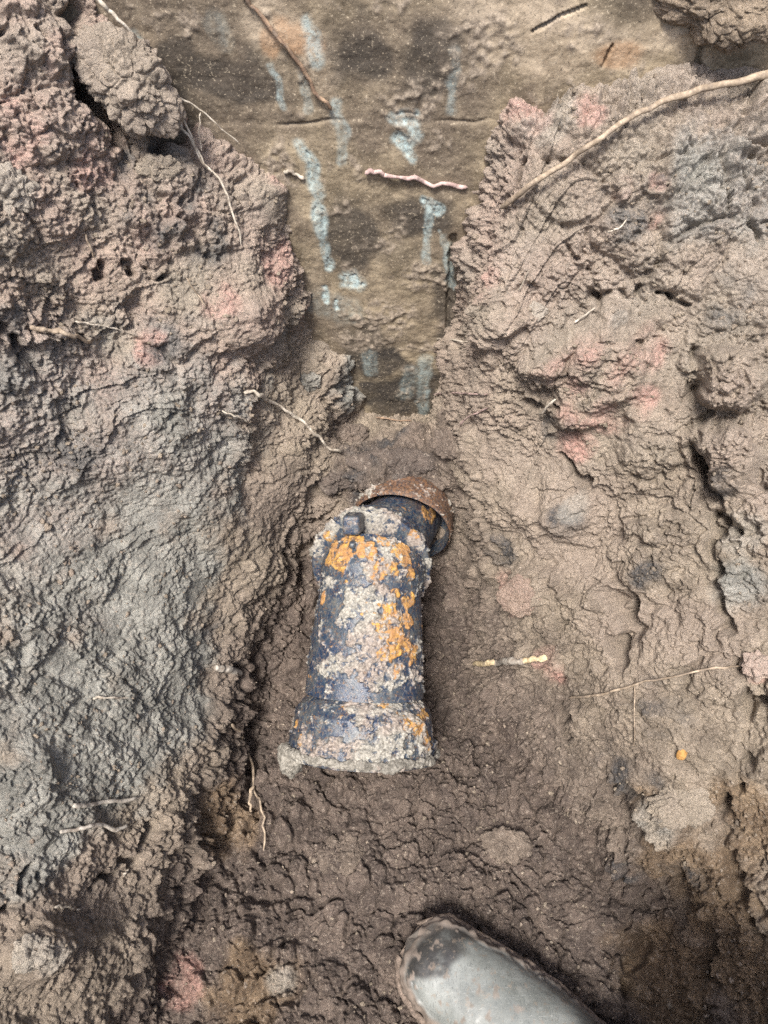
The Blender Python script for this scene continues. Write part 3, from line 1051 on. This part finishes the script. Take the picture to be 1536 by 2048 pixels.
# ------------------------------------------------------------------ boot
def boot_material():
    t = NT('wet_grey_rubber')
    big = t.noise(16, 3, .5, off=3)
    mid = t.noise(60, 4, .6, off=5)
    fine = t.noise(500, 3, .6, off=8)
    scr_ = t.noise(45, 5, .7, off=2)
    c = t.mix(t.ramp(big, .35, .65), (.125, .135, .127), (.235, .248, .234))
    c = t.mix(t.ramp(scr_, .5, .7, 0, .5), c, (.25, .262, .25))
    s1 = t.noise(900, 2, .5, stretch=(.8, .12, .4), off=51, dist=2.5)
    c = t.mix(t.ramp(s1, .60, .64, 0, .6), c, (.07, .075, .072))
    s2 = t.noise(700, 2, .5, stretch=(.14, .8, .4), off=57, dist=2.5)
    c = t.mix(t.ramp(s2, .62, .70, 0, .4), c, (.34, .35, .33))
    c = t.mix(t.ramp(fine, .68, .76, 0, .8), c, (.06, .05, .045))
    c = t.mix(t.math('MULTIPLY', t.attr('dark'), t.ramp(mid, .3, .5, .6, 1)), c, (.035, .034, .032))
    c = t.mix(t.ramp(t.noise(210, 5, .75, off=41), .56, .66, 0, .6), c, (.19, .155, .12))
    c = t.mix(t.attr('mud'), c, t.mix(t.ramp(mid, .35, .65), (.11, .088, .07), (.20, .16, .13)))
    ro = t.math('ADD', t.ramp(t.noise(90, 5, .7, off=77), .35, .65, .28, .62), t.math('MULTIPLY', t.attr('mud'), .5))
    n1 = t.bump(t.noise(160, 4, .6), .25, .0012)
    return t.done(c, ro, n1, .6)


MAT_BOOT = boot_material()
MAT_SOLE = mud_material('muddy_sole', (.12, .092, .072), (.23, .18, .145), .85)

toe = CAM + pix_dir(830, 1886) * ((CAM[2] - .045) / -pix_dir(830, 1886)[2])
BX = np.array([.80, -.60, 0.]); BX /= np.linalg.norm(BX)        # toe -> heel
BY = np.array([-BX[1], BX[0], 0.])
BO = np.array([toe[0], toe[1], .004]) 
boot = thing('boot', 'wet grey rubber boot with a muddy rim stepping into the bottom of the pit', 'boot', tuple(BO))
sS = np.array([0, .004, .012, .025, .045, .075, .11, .14, .17, .21, .25, .285, .300, .305])
hw = np.array([.0165, .0265, .0325, .0360, .0385, .0440, .0470, .045, .041, .036, .036, .034, .024, .010])
hh = np.array([.040, .047, .053, .058, .062, .068, .078, .092, .110, .125, .125, .120, .115, .110])
n, m = 260, 200
s_ = np.linspace(0, .305, n)
hw = hw * .93
w_ = np.interp(s_, sS, hw)
h_ = np.interp(s_, sS, hh)
for a_ in (w_, h_):
    for _ in range(6): a_[1:-1] = (a_[:-2] + 2 * a_[1:-1] + a_[2:]) / 4
ph = np.linspace(0, 2 * np.pi, m, endpoint=False)


def spw(w, e): return np.sign(w) * np.abs(w) ** e


Sg, Pg = np.meshgrid(s_, ph, indexing='ij')
cy = spw(np.cos(Pg), .75) * w_[:, None]
cz = .030 + np.where(np.sin(Pg) > 0, np.sin(Pg) ** 1.0 * (h_[:, None] - .030), np.sin(Pg) * .022)
bV = BO + BX * Sg[..., None] + BY * cy[..., None] + np.array([0, 0, 1.]) * cz[..., None]
# close the toe with a rounded front: pull the first rings inwards
bVf = bV.reshape(-1, 3).astype(F32)
Bn = -grid_normals(bV).reshape(-1, 3).astype(F32)
cenl = (BO + BX * Sg[..., None] + np.array([0, 0, .03])).reshape(-1, 3)
Bn *= np.sign(((bVf - cenl) * Bn).sum(1, keepdims=True))
wb = fbm(bVf, .03, 3, 61)
zb = bVf[:, 2] - BO[2]
Sf, Yf = Sg.ravel(), cy.ravel()
mudb = sstep(.047, .041, zb + wb * .006)
mudb = np.maximum(mudb, sstep(.50, .62, fbm(bVf, .010, 3, 66, .6)) * .8 * sstep(.08, .02, zb - .03))
frac = zb / np.interp(Sf, s_, h_)
darkb = sstep(.040, .028, Sf + wb * .012 + .35 * (.02 - Yf)) * sstep(.040, .046, zb)
darkb = np.maximum(darkb, .5 * sstep(.5, .7, fbm(bVf, .02, 3, 68)) * sstep(.03, .07, Sf))
darkb = np.maximum(darkb, sstep(.13, .15, Sf + wb * .01) * sstep(-.02, .01, Yf))
bVf = bVf + Bn * (mudb * sstep(.052, .044, zb) * (.0012 + .003 * (1 - sstep(0, .8, worley(bVf, .008, 9)[0]))) + .0012 * noise3(bVf, .03, 62) + .0002 * noise3(bVf, .006, 63))[:, None]
up_ = mesh_np('boot_upper', bVf, grid_quads(n, m, True), MAT_BOOT, boot, {'mud': mudb, 'dark': darkb})
# toe cap closure disc: small fan mesh folded into a front piece
c0 = bVf[:m].mean(0)
capv = [bVf[:m]]
for k in (0.8, .6, .4, .2, .02):
    capv.append(c0 + (bVf[:m] - c0) * k - BX.astype(F32) * (.006 * (1 - k)))
capv = np.vstack(capv)
mesh_np('toe_cap', capv, grid_quads(6, m, True), MAT_BOOT, boot, {'mud': np.full(len(capv), .7), 'dark': np.zeros(len(capv))})
# sole with a protruding welt
so_s = np.linspace(-.006, .31, 200)
so_w = np.interp(so_s, np.concatenate([[-.006], sS[1:]]), np.concatenate([[.010], hw[1:]])) + .0045
ring = []
prof_z = [(-.004, .9), (.0, 1.0), (.018, 1.0), (.024, .985), (.028, .93), (.028, .5)]
for zz_, kk in prof_z:
    a = BO + BX * so_s[:, None] + BY * (so_w * kk)[:, None] + np.array([0, 0, zz_])
    b = BO + BX * so_s[::-1][:, None] - BY * (so_w[::-1] * kk)[:, None] + np.array([0, 0, zz_])
    ring.append(np.vstack([a, b]))
sv_ = np.array(ring)
svf = sv_.reshape(-1, 3).astype(F32)
svf += (np.stack([noise3(svf, .01, 1), noise3(svf, .01, 2), noise3(svf, .01, 3)], -1) * .0022)
so = mesh_np('sole', svf, grid_quads(len(prof_z), 400, True), MAT_SOLE, boot)
wel = []
wsz = np.linspace(0, 2 * np.pi, 14, endpoint=False)
edge = ring[3]
edn = np.roll(edge, -1, 0) - np.roll(edge, 1, 0)
edn /= np.linalg.norm(edn, axis=1, keepdims=True) + 1e-9
outv = np.cross(edn, [0, 0, 1.])
wl_ = edge[:, None] + outv[:, None] * (np.cos(wsz) * .0026)[None, :, None] + np.array([0, 0, 1.]) * ((np.sin(wsz) * .0045) + .004)[None, :, None]
wf = wl_.reshape(-1, 3).astype(F32)
wf += np.stack([noise3(wf, .012, 4), noise3(wf, .012, 5), noise3(wf, .012, 6)], -1) * .0014 + np.stack([noise3(wf, .005, 7), noise3(wf, .005, 8), noise3(wf, .005, 9)], -1) * .0008
mesh_np('welt', wf, grid_quads(400, 14, True), MAT_SOLE, boot)
# shaft
shc = BO + BX * .235
zz_ = np.linspace(.09, .36, 60)
ph = np.linspace(0, 2 * np.pi, 80, endpoint=False)
Zg, Pg2 = np.meshgrid(zz_, ph, indexing='ij')
rr_ = np.interp(zz_, [.09, .14, .2, .36], [.052, .050, .053, .062])[:, None]
shv = shc + BX * (np.cos(Pg2) * rr_ * 1.15)[..., None] + BY * (np.sin(Pg2) * rr_ * .9)[..., None] + np.array([0, 0, 1.]) * Zg[..., None]
shf = shv.reshape(-1, 3)
mesh_np('shaft', shf, grid_quads(60, 80, True), MAT_BOOT, boot, {'mud': np.clip(noise3(shf.astype(F32), .03, 3), 0, 1), 'dark': np.zeros(len(shf))})
print('boot', round(time.time() - T0, 1))

# ------------------------------------------------------------------ roots
def root_material(name, lo, hi):
    t = NT(name)
    f = t.noise(200, 4, .6, off=2)
    g = t.noise(40, 3, .6, off=9)
    c = t.mix(t.ramp(f, .35, .65), lo, hi)
    c = t.mix(t.ramp(g, .52, .66, 0, .7), c, tuple(x * .45 for x in lo))
    c = t.mix(t.ramp(t.noise(130, 4, .7, off=19), .50, .62, 0, .7), c, (.17, .135, .105))
    return t.done(c, .8, t.bump(t.noise(500, 3, .6), .6, .0008), .3)


RM = {'tan': root_material('tan_root', (.22, .17, .12), (.40, .32, .235)), 'pale': root_material('pale_root', (.32, .28, .22), (.52, .465, .385)),
      'grey': root_material('grey_root', (.28, .25, .21), (.46, .42, .36)), 'brown': root_material('brown_root', (.17, .11, .075), (.33, .23, .15)), 'pink': root_material('pinkish_root', (.30, .21, .19), (.50, .38, .34)),
      'yellow': root_material('yellow_wood', (.30, .23, .13), (.55, .45, .29))}


def root_geo(pts, w0, w1, lift, seed, wob=1.0):
    rs = np.random.RandomState(seed)
    p = []
    for k, q in enumerate(pts):
        s = surf(q[0], q[1], lift if len(q) < 3 else q[2])
        p.append(s)
    p = np.array(p)
    # keep the root from diving into hollows
    dist = np.linalg.norm(p - CAM, axis=1)
    for _ in range(2):
        sm = dist.copy()
        sm[1:-1] = (dist[:-2] + dist[1:-1] + dist[2:]) / 3
        dist = np.minimum(dist, sm)
    p = CAM + (p - CAM) / np.linalg.norm(p - CAM, axis=1, keepdims=True) * dist[:, None]
    n = max(24, 14 * len(p))
    c, t = frame_path(p, n)
    dpx = float(np.mean(dist)) / FPX
    amp = wob * max(w0, 3) * .28 * dpx
    nz = np.stack([np.interp(np.linspace(0, 1, n), np.linspace(0, 1, max(5, n // 5)), rs.normal(size=max(5, n // 5))) for _ in range(3)], -1)
    c = c + nz * amp
    t = np.gradient(c, axis=0); t /= np.linalg.norm(t, axis=1, keepdims=True) + 1e-9
    ref = np.array([.21, .37, .9])
    x = np.cross(t, ref); x /= np.linalg.norm(x, axis=1, keepdims=True)
    y = np.cross(t, x)
    m = 12
    ph = np.linspace(0, 2 * np.pi, m, endpoint=False)
    u = np.linspace(0, 1, n)
    r = (w0 + (w1 - w0) * u) * .5 * dpx
    r = r * (1 + .13 * np.interp(u, np.linspace(0, 1, 12), rs.normal(size=12)))
    r[0] *= .04; r[1] *= .8; r[-1] *= .04; r[-2] *= .6
    V_ = c[:, None] + (x[:, None] * np.cos(ph)[None, :, None] + y[:, None] * np.sin(ph)[None, :, None]) * np.maximum(r, .0003)[:, None, None]
    q = grid_quads(n, m, True)
    V_ = V_.reshape(-1, 3)
    # ends
    nv = len(V_)
    V_ = np.vstack([V_, c[0], c[-1]])
    j = np.arange(m); j2 = (j + 1) % m
    e1_ = np.stack([j2, j, np.full(m, nv), np.full(m, nv)], -1)
    return V_, q


def root(name, label, cat, pts, w0, w1, mat, lift=.002, branches=(), wob=1.0, group='thin roots in the soil banks'):
    seed = abs(hash_str(label)) % 9999
    V_, q = root_geo(pts, w0, w1, lift, seed, wob)
    if not branches:
        o = mesh_np(name, V_, q, RM[mat])
        return tag(o, label, cat, group)
    e = thing(name, label, cat, tuple(V_[0]), group)
    mesh_np('main_strand', V_, q, RM[mat], e)
    for k, (bp, b0, b1) in enumerate(branches):
        V2, q2 = root_geo(bp, b0, b1, lift, seed + k + 1, wob)
        mesh_np('side_strand', V2, q2, RM[mat], e)
    return e


def hash_str(s):
    h = 7
    for ch in s: h = (h * 31 + ord(ch)) % 1000003
    return h


root('root', 'thick straight tan root slanting across the right bank up to the right edge', 'root', [(1000, 418), (1060, 372), (1130, 325), (1200, 276), (1260, 236), (1320, 206), (1400, 180), (1470, 166), (1536, 150), (1620, 138)], 8, 13, 'tan', .010, wob=.5, group='thick roots')
root('root', 'thin brown root running down the concrete wall from the top edge', 'root', [(480, -20), (515, 25), (560, 78), (600, 130), (630, 180), (662, 222)], 7, 6, 'brown', .003)
root('root', 'long branching pale root strand hanging at the left of the concrete wall', 'root',
     [(190, -10), (215, 18), (250, 50), (285, 100), (318, 150), (338, 185), (352, 220), (372, 262), (400, 310), (440, 362), (465, 420), (485, 490)], 7, 3.5, 'pale', .013,
     branches=[([(335, 180), (370, 200), (405, 222), (440, 255), (478, 285)], 4, 2), ([(402, 225), (398, 262), (402, 300)], 3, 2), ([(255, 150), (295, 160), (338, 178)], 3.5, 2.5), ([(350, 210), (380, 265), (400, 310), (425, 345)], 4, 2.5), ([(240, 100), (285, 130), (335, 182)], 2.5, 2)])
root('root', 'short pinkish root lying across the concrete wall below its middle', 'root', [(728, 345), (760, 346), (800, 356), (850, 368), (900, 372), (938, 374)], 8, 7, 'pink', .003)
root('root', 'stubby pale root piece left of the long blue drip', 'root', [(566, 342), (585, 346), (606, 358)], 6, 6, 'pale', .003)
root('root', 'white wavy root hanging over the soil above the pipe, left of its collar', 'root', [(488, 783), (515, 790), (540, 802), (570, 820), (600, 838), (630, 866), (655, 892), (682, 904)], 7, 6, 'pale', .005)
root('root', 'hair thin root just left of and below the white wavy root', 'root', [(445, 822), (470, 832), (490, 840), (508, 852)], 3.5, 2.5, 'pale', .004)
root('root', 'pale tapering root sticking out at the left edge', 'root', [(60, 655), (100, 662), (140, 672), (184, 686)], 9, 7, 'tan', .006)
root('root', 'fine pale root above the tapering root at the left edge', 'root', [(150, 640), (190, 648), (240, 660)], 4, 3, 'pale', .004)
root('root', 'faint thin root on the left bank below the scorched dark patch', 'root', [(172, 468), (186, 505), (198, 540)], 4, 3, 'tan', .004)
root('root', 'tiny root below the black soil patch of the upper left bank', 'root', [(372, 556), (392, 584), (410, 612)], 3, 2.5, 'tan', .004)
tw = thing('twig', 'short broken twig with yellow split ends right of the pipe', 'twig', tuple(surf(1020, 1322)))
for nm, pts, w0, w1, mt in [('bark', [(985, 1326), (1020, 1323), (1050, 1321)], 13, 11, 'grey'), ('split_end', [(946, 1328), (968, 1327), (990, 1325)], 9, 12, 'yellow'), ('split_end', [(1046, 1321), (1070, 1318), (1094, 1316)], 11, 12, 'yellow')]:
    V_, q = root_geo(pts, w0, w1, .014, 5 + w0, .4)
    mesh_np(nm, V_, q, RM[mt], tw)
root('root', 'long faint root running right from the middle of the lower right bank', 'root', [(1138, 1396), (1180, 1392), (1230, 1380), (1290, 1364), (1340, 1356), (1400, 1342), (1450, 1334), (1485, 1330)], 5, 3, 'tan', .004,
     branches=[([(1268, 1370), (1270, 1420), (1268, 1490)], 2.5, 1.5)])
root('root', 'brown forked root hanging in the crevice left of the bell mouth', 'root', [(464, 1446), (482, 1470), (494, 1500), (505, 1540), (510, 1580), (520, 1610), (527, 1650), (530, 1700)], 6, 3, 'tan', .006,
     branches=[([(508, 1570), (500, 1600), (502, 1625)], 6, 4)])
root('root', 'flat pale grey root, upper of the two parallel ones at lower left', 'root', [(146, 1610), (172, 1612), (200, 1604), (240, 1602), (274, 1596)], 8, 7, 'grey', .004, wob=.4)
root('root', 'flat pale grey root, lower of the two parallel ones at lower left', 'root', [(118, 1662), (150, 1660), (180, 1652), (205, 1650), (230, 1660), (256, 1650)], 6, 8, 'grey', .004, wob=.4)
root('root', 'small pale root on the grey bank above the two parallel grey roots', 'root', [(186, 1398), (220, 1394), (276, 1393)], 5, 4, 'pale', .004)
root('root', 'stubby grey root end poking out left of the bell shoulder', 'root', [(430, 1336), (455, 1338), (482, 1348)], 12, 14, 'grey', .003, wob=.2)
root('root', 'short white rootlet left of the smooth smear on the right bank', 'root', [(1150, 644), (1170, 630), (1190, 616)], 4.5, 3, 'pale', .005)
root('root', 'short pale rootlet at the lower left corner of the pink clay lump', 'root', [(1080, 828), (1096, 812), (1112, 798)], 5, 4, 'pale', .005)
root('root', 'hair thin rootlet on the right bank below the tip of the thick root', 'root', [(1038, 582), (1048, 560), (1058, 540)], 3, 2, 'pale', .004)
root('root', 'curled rootlet under the thick root by the red specks', 'root', [(1214, 464), (1234, 458), (1254, 440)], 3.5, 2.5, 'pale', .004)
root('root', 'thin root bridging the foot of the concrete wall, topmost of three', 'root', [(872, 678), (900, 680), (936, 684)], 4, 3, 'pale', .003)
root('root', 'thin root at the foot of the concrete wall, middle one of three', 'root', [(868, 790), (905, 786), (940, 788), (975, 790)], 4, 3, 'pink', .003)
root('root', 'thin slanting root at the foot of the concrete wall, lowest of three', 'root', [(920, 850), (940, 832), (978, 814)], 4, 3, 'pink', .004)
root('root', 'tiny root over the dark soil directly below the concrete wall', 'root', [(752, 834), (790, 840), (822, 842)], 3, 2.5, 'brown', .003)
root('root', 'short pale root on the dark lower left bank above the pale clod', 'root', [(110, 1812), (135, 1814), (160, 1820)], 4, 3, 'pale', .004)
root('root', 'tiny pale root on the lower left bank beside a bright crumb', 'root', [(246, 1752), (252, 1746), (258, 1738)], 4, 3, 'pale', .004)
print('roots', round(time.time() - T0, 1))


# ------------------------------------------------------------------ loose clods
CLM = {'rust': mud_material('rust_flake', (.30, .16, .05), (.48, .27, .09)), }
CSET = {'wet': {'pink': .22, 'wet': .85, 'loam_shade': .3}, 'tan': {'pale': .12}, 'ochre': {'ochre': .6, 'pale': .1}, 'brown': {'loam_shade': .75}, 'dark': {'loam_shade': .9, 'dark': .25}, 'pink': {'pink': .5, 'pale': .35}, 'grey': {'grey': .8}, 'pale': {'pale': .45}}


def clod(label, px, py, rx, ry, mat, seed, ang=0., n=90, group=None, cat='clod', name='soil_clod', lump=1.0, sink=.6, flat=.55):
    c = surf(px, py)
    dn = c - CAM; D_ = dn @ np.array([0, math.cos(R(PITCH)), -math.sin(R(PITCH))]); dn = dn / np.linalg.norm(dn)
    k = D_ / FPX
    right_ = np.array([1., 0, 0]); right_ -= right_ @ dn * dn; right_ /= np.linalg.norm(right_)
    upv = np.cross(right_, dn)
    ca_, sa_ = math.cos(ang), math.sin(ang)
    ex = right_ * ca_ - upv * sa_
    ey = right_ * sa_ + upv * ca_
    u = np.linspace(0, np.pi, n)
    v = np.linspace(0, 2 * np.pi, n * 2, endpoint=False)
    U, Vv = np.meshgrid(u, v, indexing='ij')
    dd = np.stack([np.sin(U) * np.cos(Vv), np.sin(U) * np.sin(Vv), np.cos(U)], -1).reshape(-1, 3)
    rz = min(rx, ry) * flat
    Rm = dd[:, :1] * ex * rx * k + dd[:, 1:2] * ey * ry * k + dd[:, 2:3] * (-dn) * rz * k
    cen = c - dn * rz * k * (1 - sink) * .5
    p = (cen + Rm).astype(F32)
    s0 = min(rx, ry) * k
    f1, f2 = worley(p, max(s0 * .55, .004), seed)
    g1, _ = worley(p, max(s0 * .22, .003), seed + 1)
    d = s0 * lump * (.42 * fbm(p, s0 * 1.3, 3, seed) + .10 * (1 - sstep(0, .8, f1)) - .07 * (1 - sstep(0, .12, f2 - f1)))
    pw_ = p + np.stack([noise3(p, s0 * .5, seed + 2), noise3(p, s0 * .5, seed + 3), noise3(p, s0 * .5, seed + 4)], -1) * s0 * .12
    d += lump * (.0042 * (np.abs(noise3(pw_, .010, seed)) - .2) + .0034 * (np.abs(noise3(pw_, .0055, seed + 5)) - .2) + .0016 * noise3(p, .003, seed))
    d += .0012 * (1 - np.abs(noise3(p, .0035, seed)))
    nn = Rm / np.linalg.norm(Rm, axis=1, keepdims=True)
    p = p + (nn * d[:, None]).astype(F32)
    o = mesh_np(name, p, grid_quads(n, n * 2, True), CLM.get(mat, MAT_SOIL), None, {k_: np.full(len(p), v_) for k_, v_ in CSET.get(mat, {}).items()})
    return tag(o, label, cat, group)


clod('large crumbly overhanging clod at the upper left beside the concrete wall', 262, 160, 70, 105, 'tan', 3, ang=-.6, n=260, lump=.8, flat=.7, sink=.2)
clod('dark yellowish crumbly clump hanging at the top right corner', 1445, 2, 130, 68, 'ochre', 5, ang=.15, n=300, lump=.8, flat=.7, sink=.3)
clod('flat tan flake of soil stuck under the overhanging clod', 318, 336, 40, 17, 'tan', 7, ang=-.05, n=110)
clod('pale round clod at the lower left edge', 62, 1906, 34, 28, 'pale', 9, n=120)
clod('tan squarish clod on the dark lower right bank', 1362, 1612, 58, 36, 'tan', 11, n=150)
clod('wet shiny pink clay knob right of the bend', 1040, 1192, 44, 36, 'wet', 13, n=120, lump=.55)
clod('pinkish white crumb cluster at the right edge', 1512, 1335, 26, 22, 'pink', 15, n=100)
clod('small orange rust flake on the lower right bank', 1364, 1508, 3.5, 3, 'rust', 17, n=24, name='rust_flake', cat='flake')
clod('pale crumbly clod at the left edge below the reddish patch', 22, 378, 38, 42, 'pale', 19, n=120)
clod('grey clod on the slope above the pipe collar', 612, 760, 26, 20, 'grey', 21, n=80)
clod('angular pale stone chip left of the smooth smear', 1070, 622, 18, 13, 'pale', 23, n=70)
clod('brown lump on the pit floor below the bell mouth', 685, 1710, 44, 34, 'brown', 25, n=110, flat=.35, sink=.8)
clod('broad brown lump on the floor above and right of the boot toe', 1010, 1690, 44, 28, 'brown', 27, n=110, flat=.35, sink=.8)
clod('small muddy clod stuck to the left side of the flange', 636, 1098, 14, 18, 'grey', 29, n=60)
clod('dark crumbly soil packed over the top of the rusty collar', 790, 925, 95, 24, 'dark', 31, n=200, flat=.5, sink=.5, lump=.8)
clod('small brown clod at the right end of the rusty collar', 888, 962, 26, 18, 'brown', 39, n=80, sink=.4)
clod('small dark clod left of the rusty collar above the flange', 668, 960, 34, 24, 'dark', 33, n=90, sink=.5)
clod('brown clod at the right foot of the concrete wall tip', 905, 880, 40, 26, 'brown', 35, n=100, sink=.5)
clod('brown clod at the left foot of the concrete wall tip', 690, 872, 44, 24, 'brown', 37, n=100, sink=.5)
print('clods', round(time.time() - T0, 1))

# loose crumbs: too many to count, one object
rs = np.random.RandomState(11)
ico_v = []
tphi = (1 + 5 ** .5) / 2
icov = np.array([(-1, tphi, 0), (1, tphi, 0), (-1, -tphi, 0), (1, -tphi, 0), (0, -1, tphi), (0, 1, tphi), (0, -1, -tphi), (0, 1, -tphi), (tphi, 0, -1), (tphi, 0, 1), (-tphi, 0, -1), (-tphi, 0, 1)], float)
icov /= np.linalg.norm(icov[0])
icof = np.array([(0, 11, 5), (0, 5, 1), (0, 1, 7), (0, 7, 10), (0, 10, 11), (1, 5, 9), (5, 11, 4), (11, 10, 2), (10, 7, 6), (7, 1, 8), (3, 9, 4), (3, 4, 2), (3, 2, 6), (3, 6, 8), (3, 8, 9), (4, 9, 5), (2, 4, 11), (6, 2, 10), (8, 6, 7), (9, 8, 1)])
iv = np.array([i for i in range(len(A)) if -94 < math.degrees(A[i]) < -15])
jv = np.array([j for j in range(len(B)) if -31 < math.degrees(B[j]) < 31])
K = 9000
ii = rs.choice(iv, K); jj = rs.choice(jv, K)
cen = VG[ii, jj]
keep = cen[:, 1] < WALL_Y - .004
cen = cen[keep]
K = len(cen)
sz = (.0007 + .0016 * rs.rand(K) ** 3).astype(F32)
cl = noise3(cen, .05, 77) + rs.rand(K) * .5
cen = cen[cl > .15]; sz = sz[cl > .15]; K = len(cen)
vs = cen[:, None] + icov[None] * sz[:, None, None] * (1 + .35 * rs.normal(size=(K, 12, 1))) * (.6 + .8 * rs.rand(K, 1, 3))
fs = icof[None] + (np.arange(K) * 12)[:, None, None]
crm = mud_material('crumbs', (.17, .13, .10), (.40, .33, .26))
cr_o = mesh_np('soil_crumbs', vs.reshape(-1, 3), fs.reshape(-1, 3), MAT_SOIL, smooth=False)
tag(cr_o, 'loose crumbs of soil scattered over the banks', 'crumbs', kind='stuff')
print('total', round(time.time() - T0, 1))
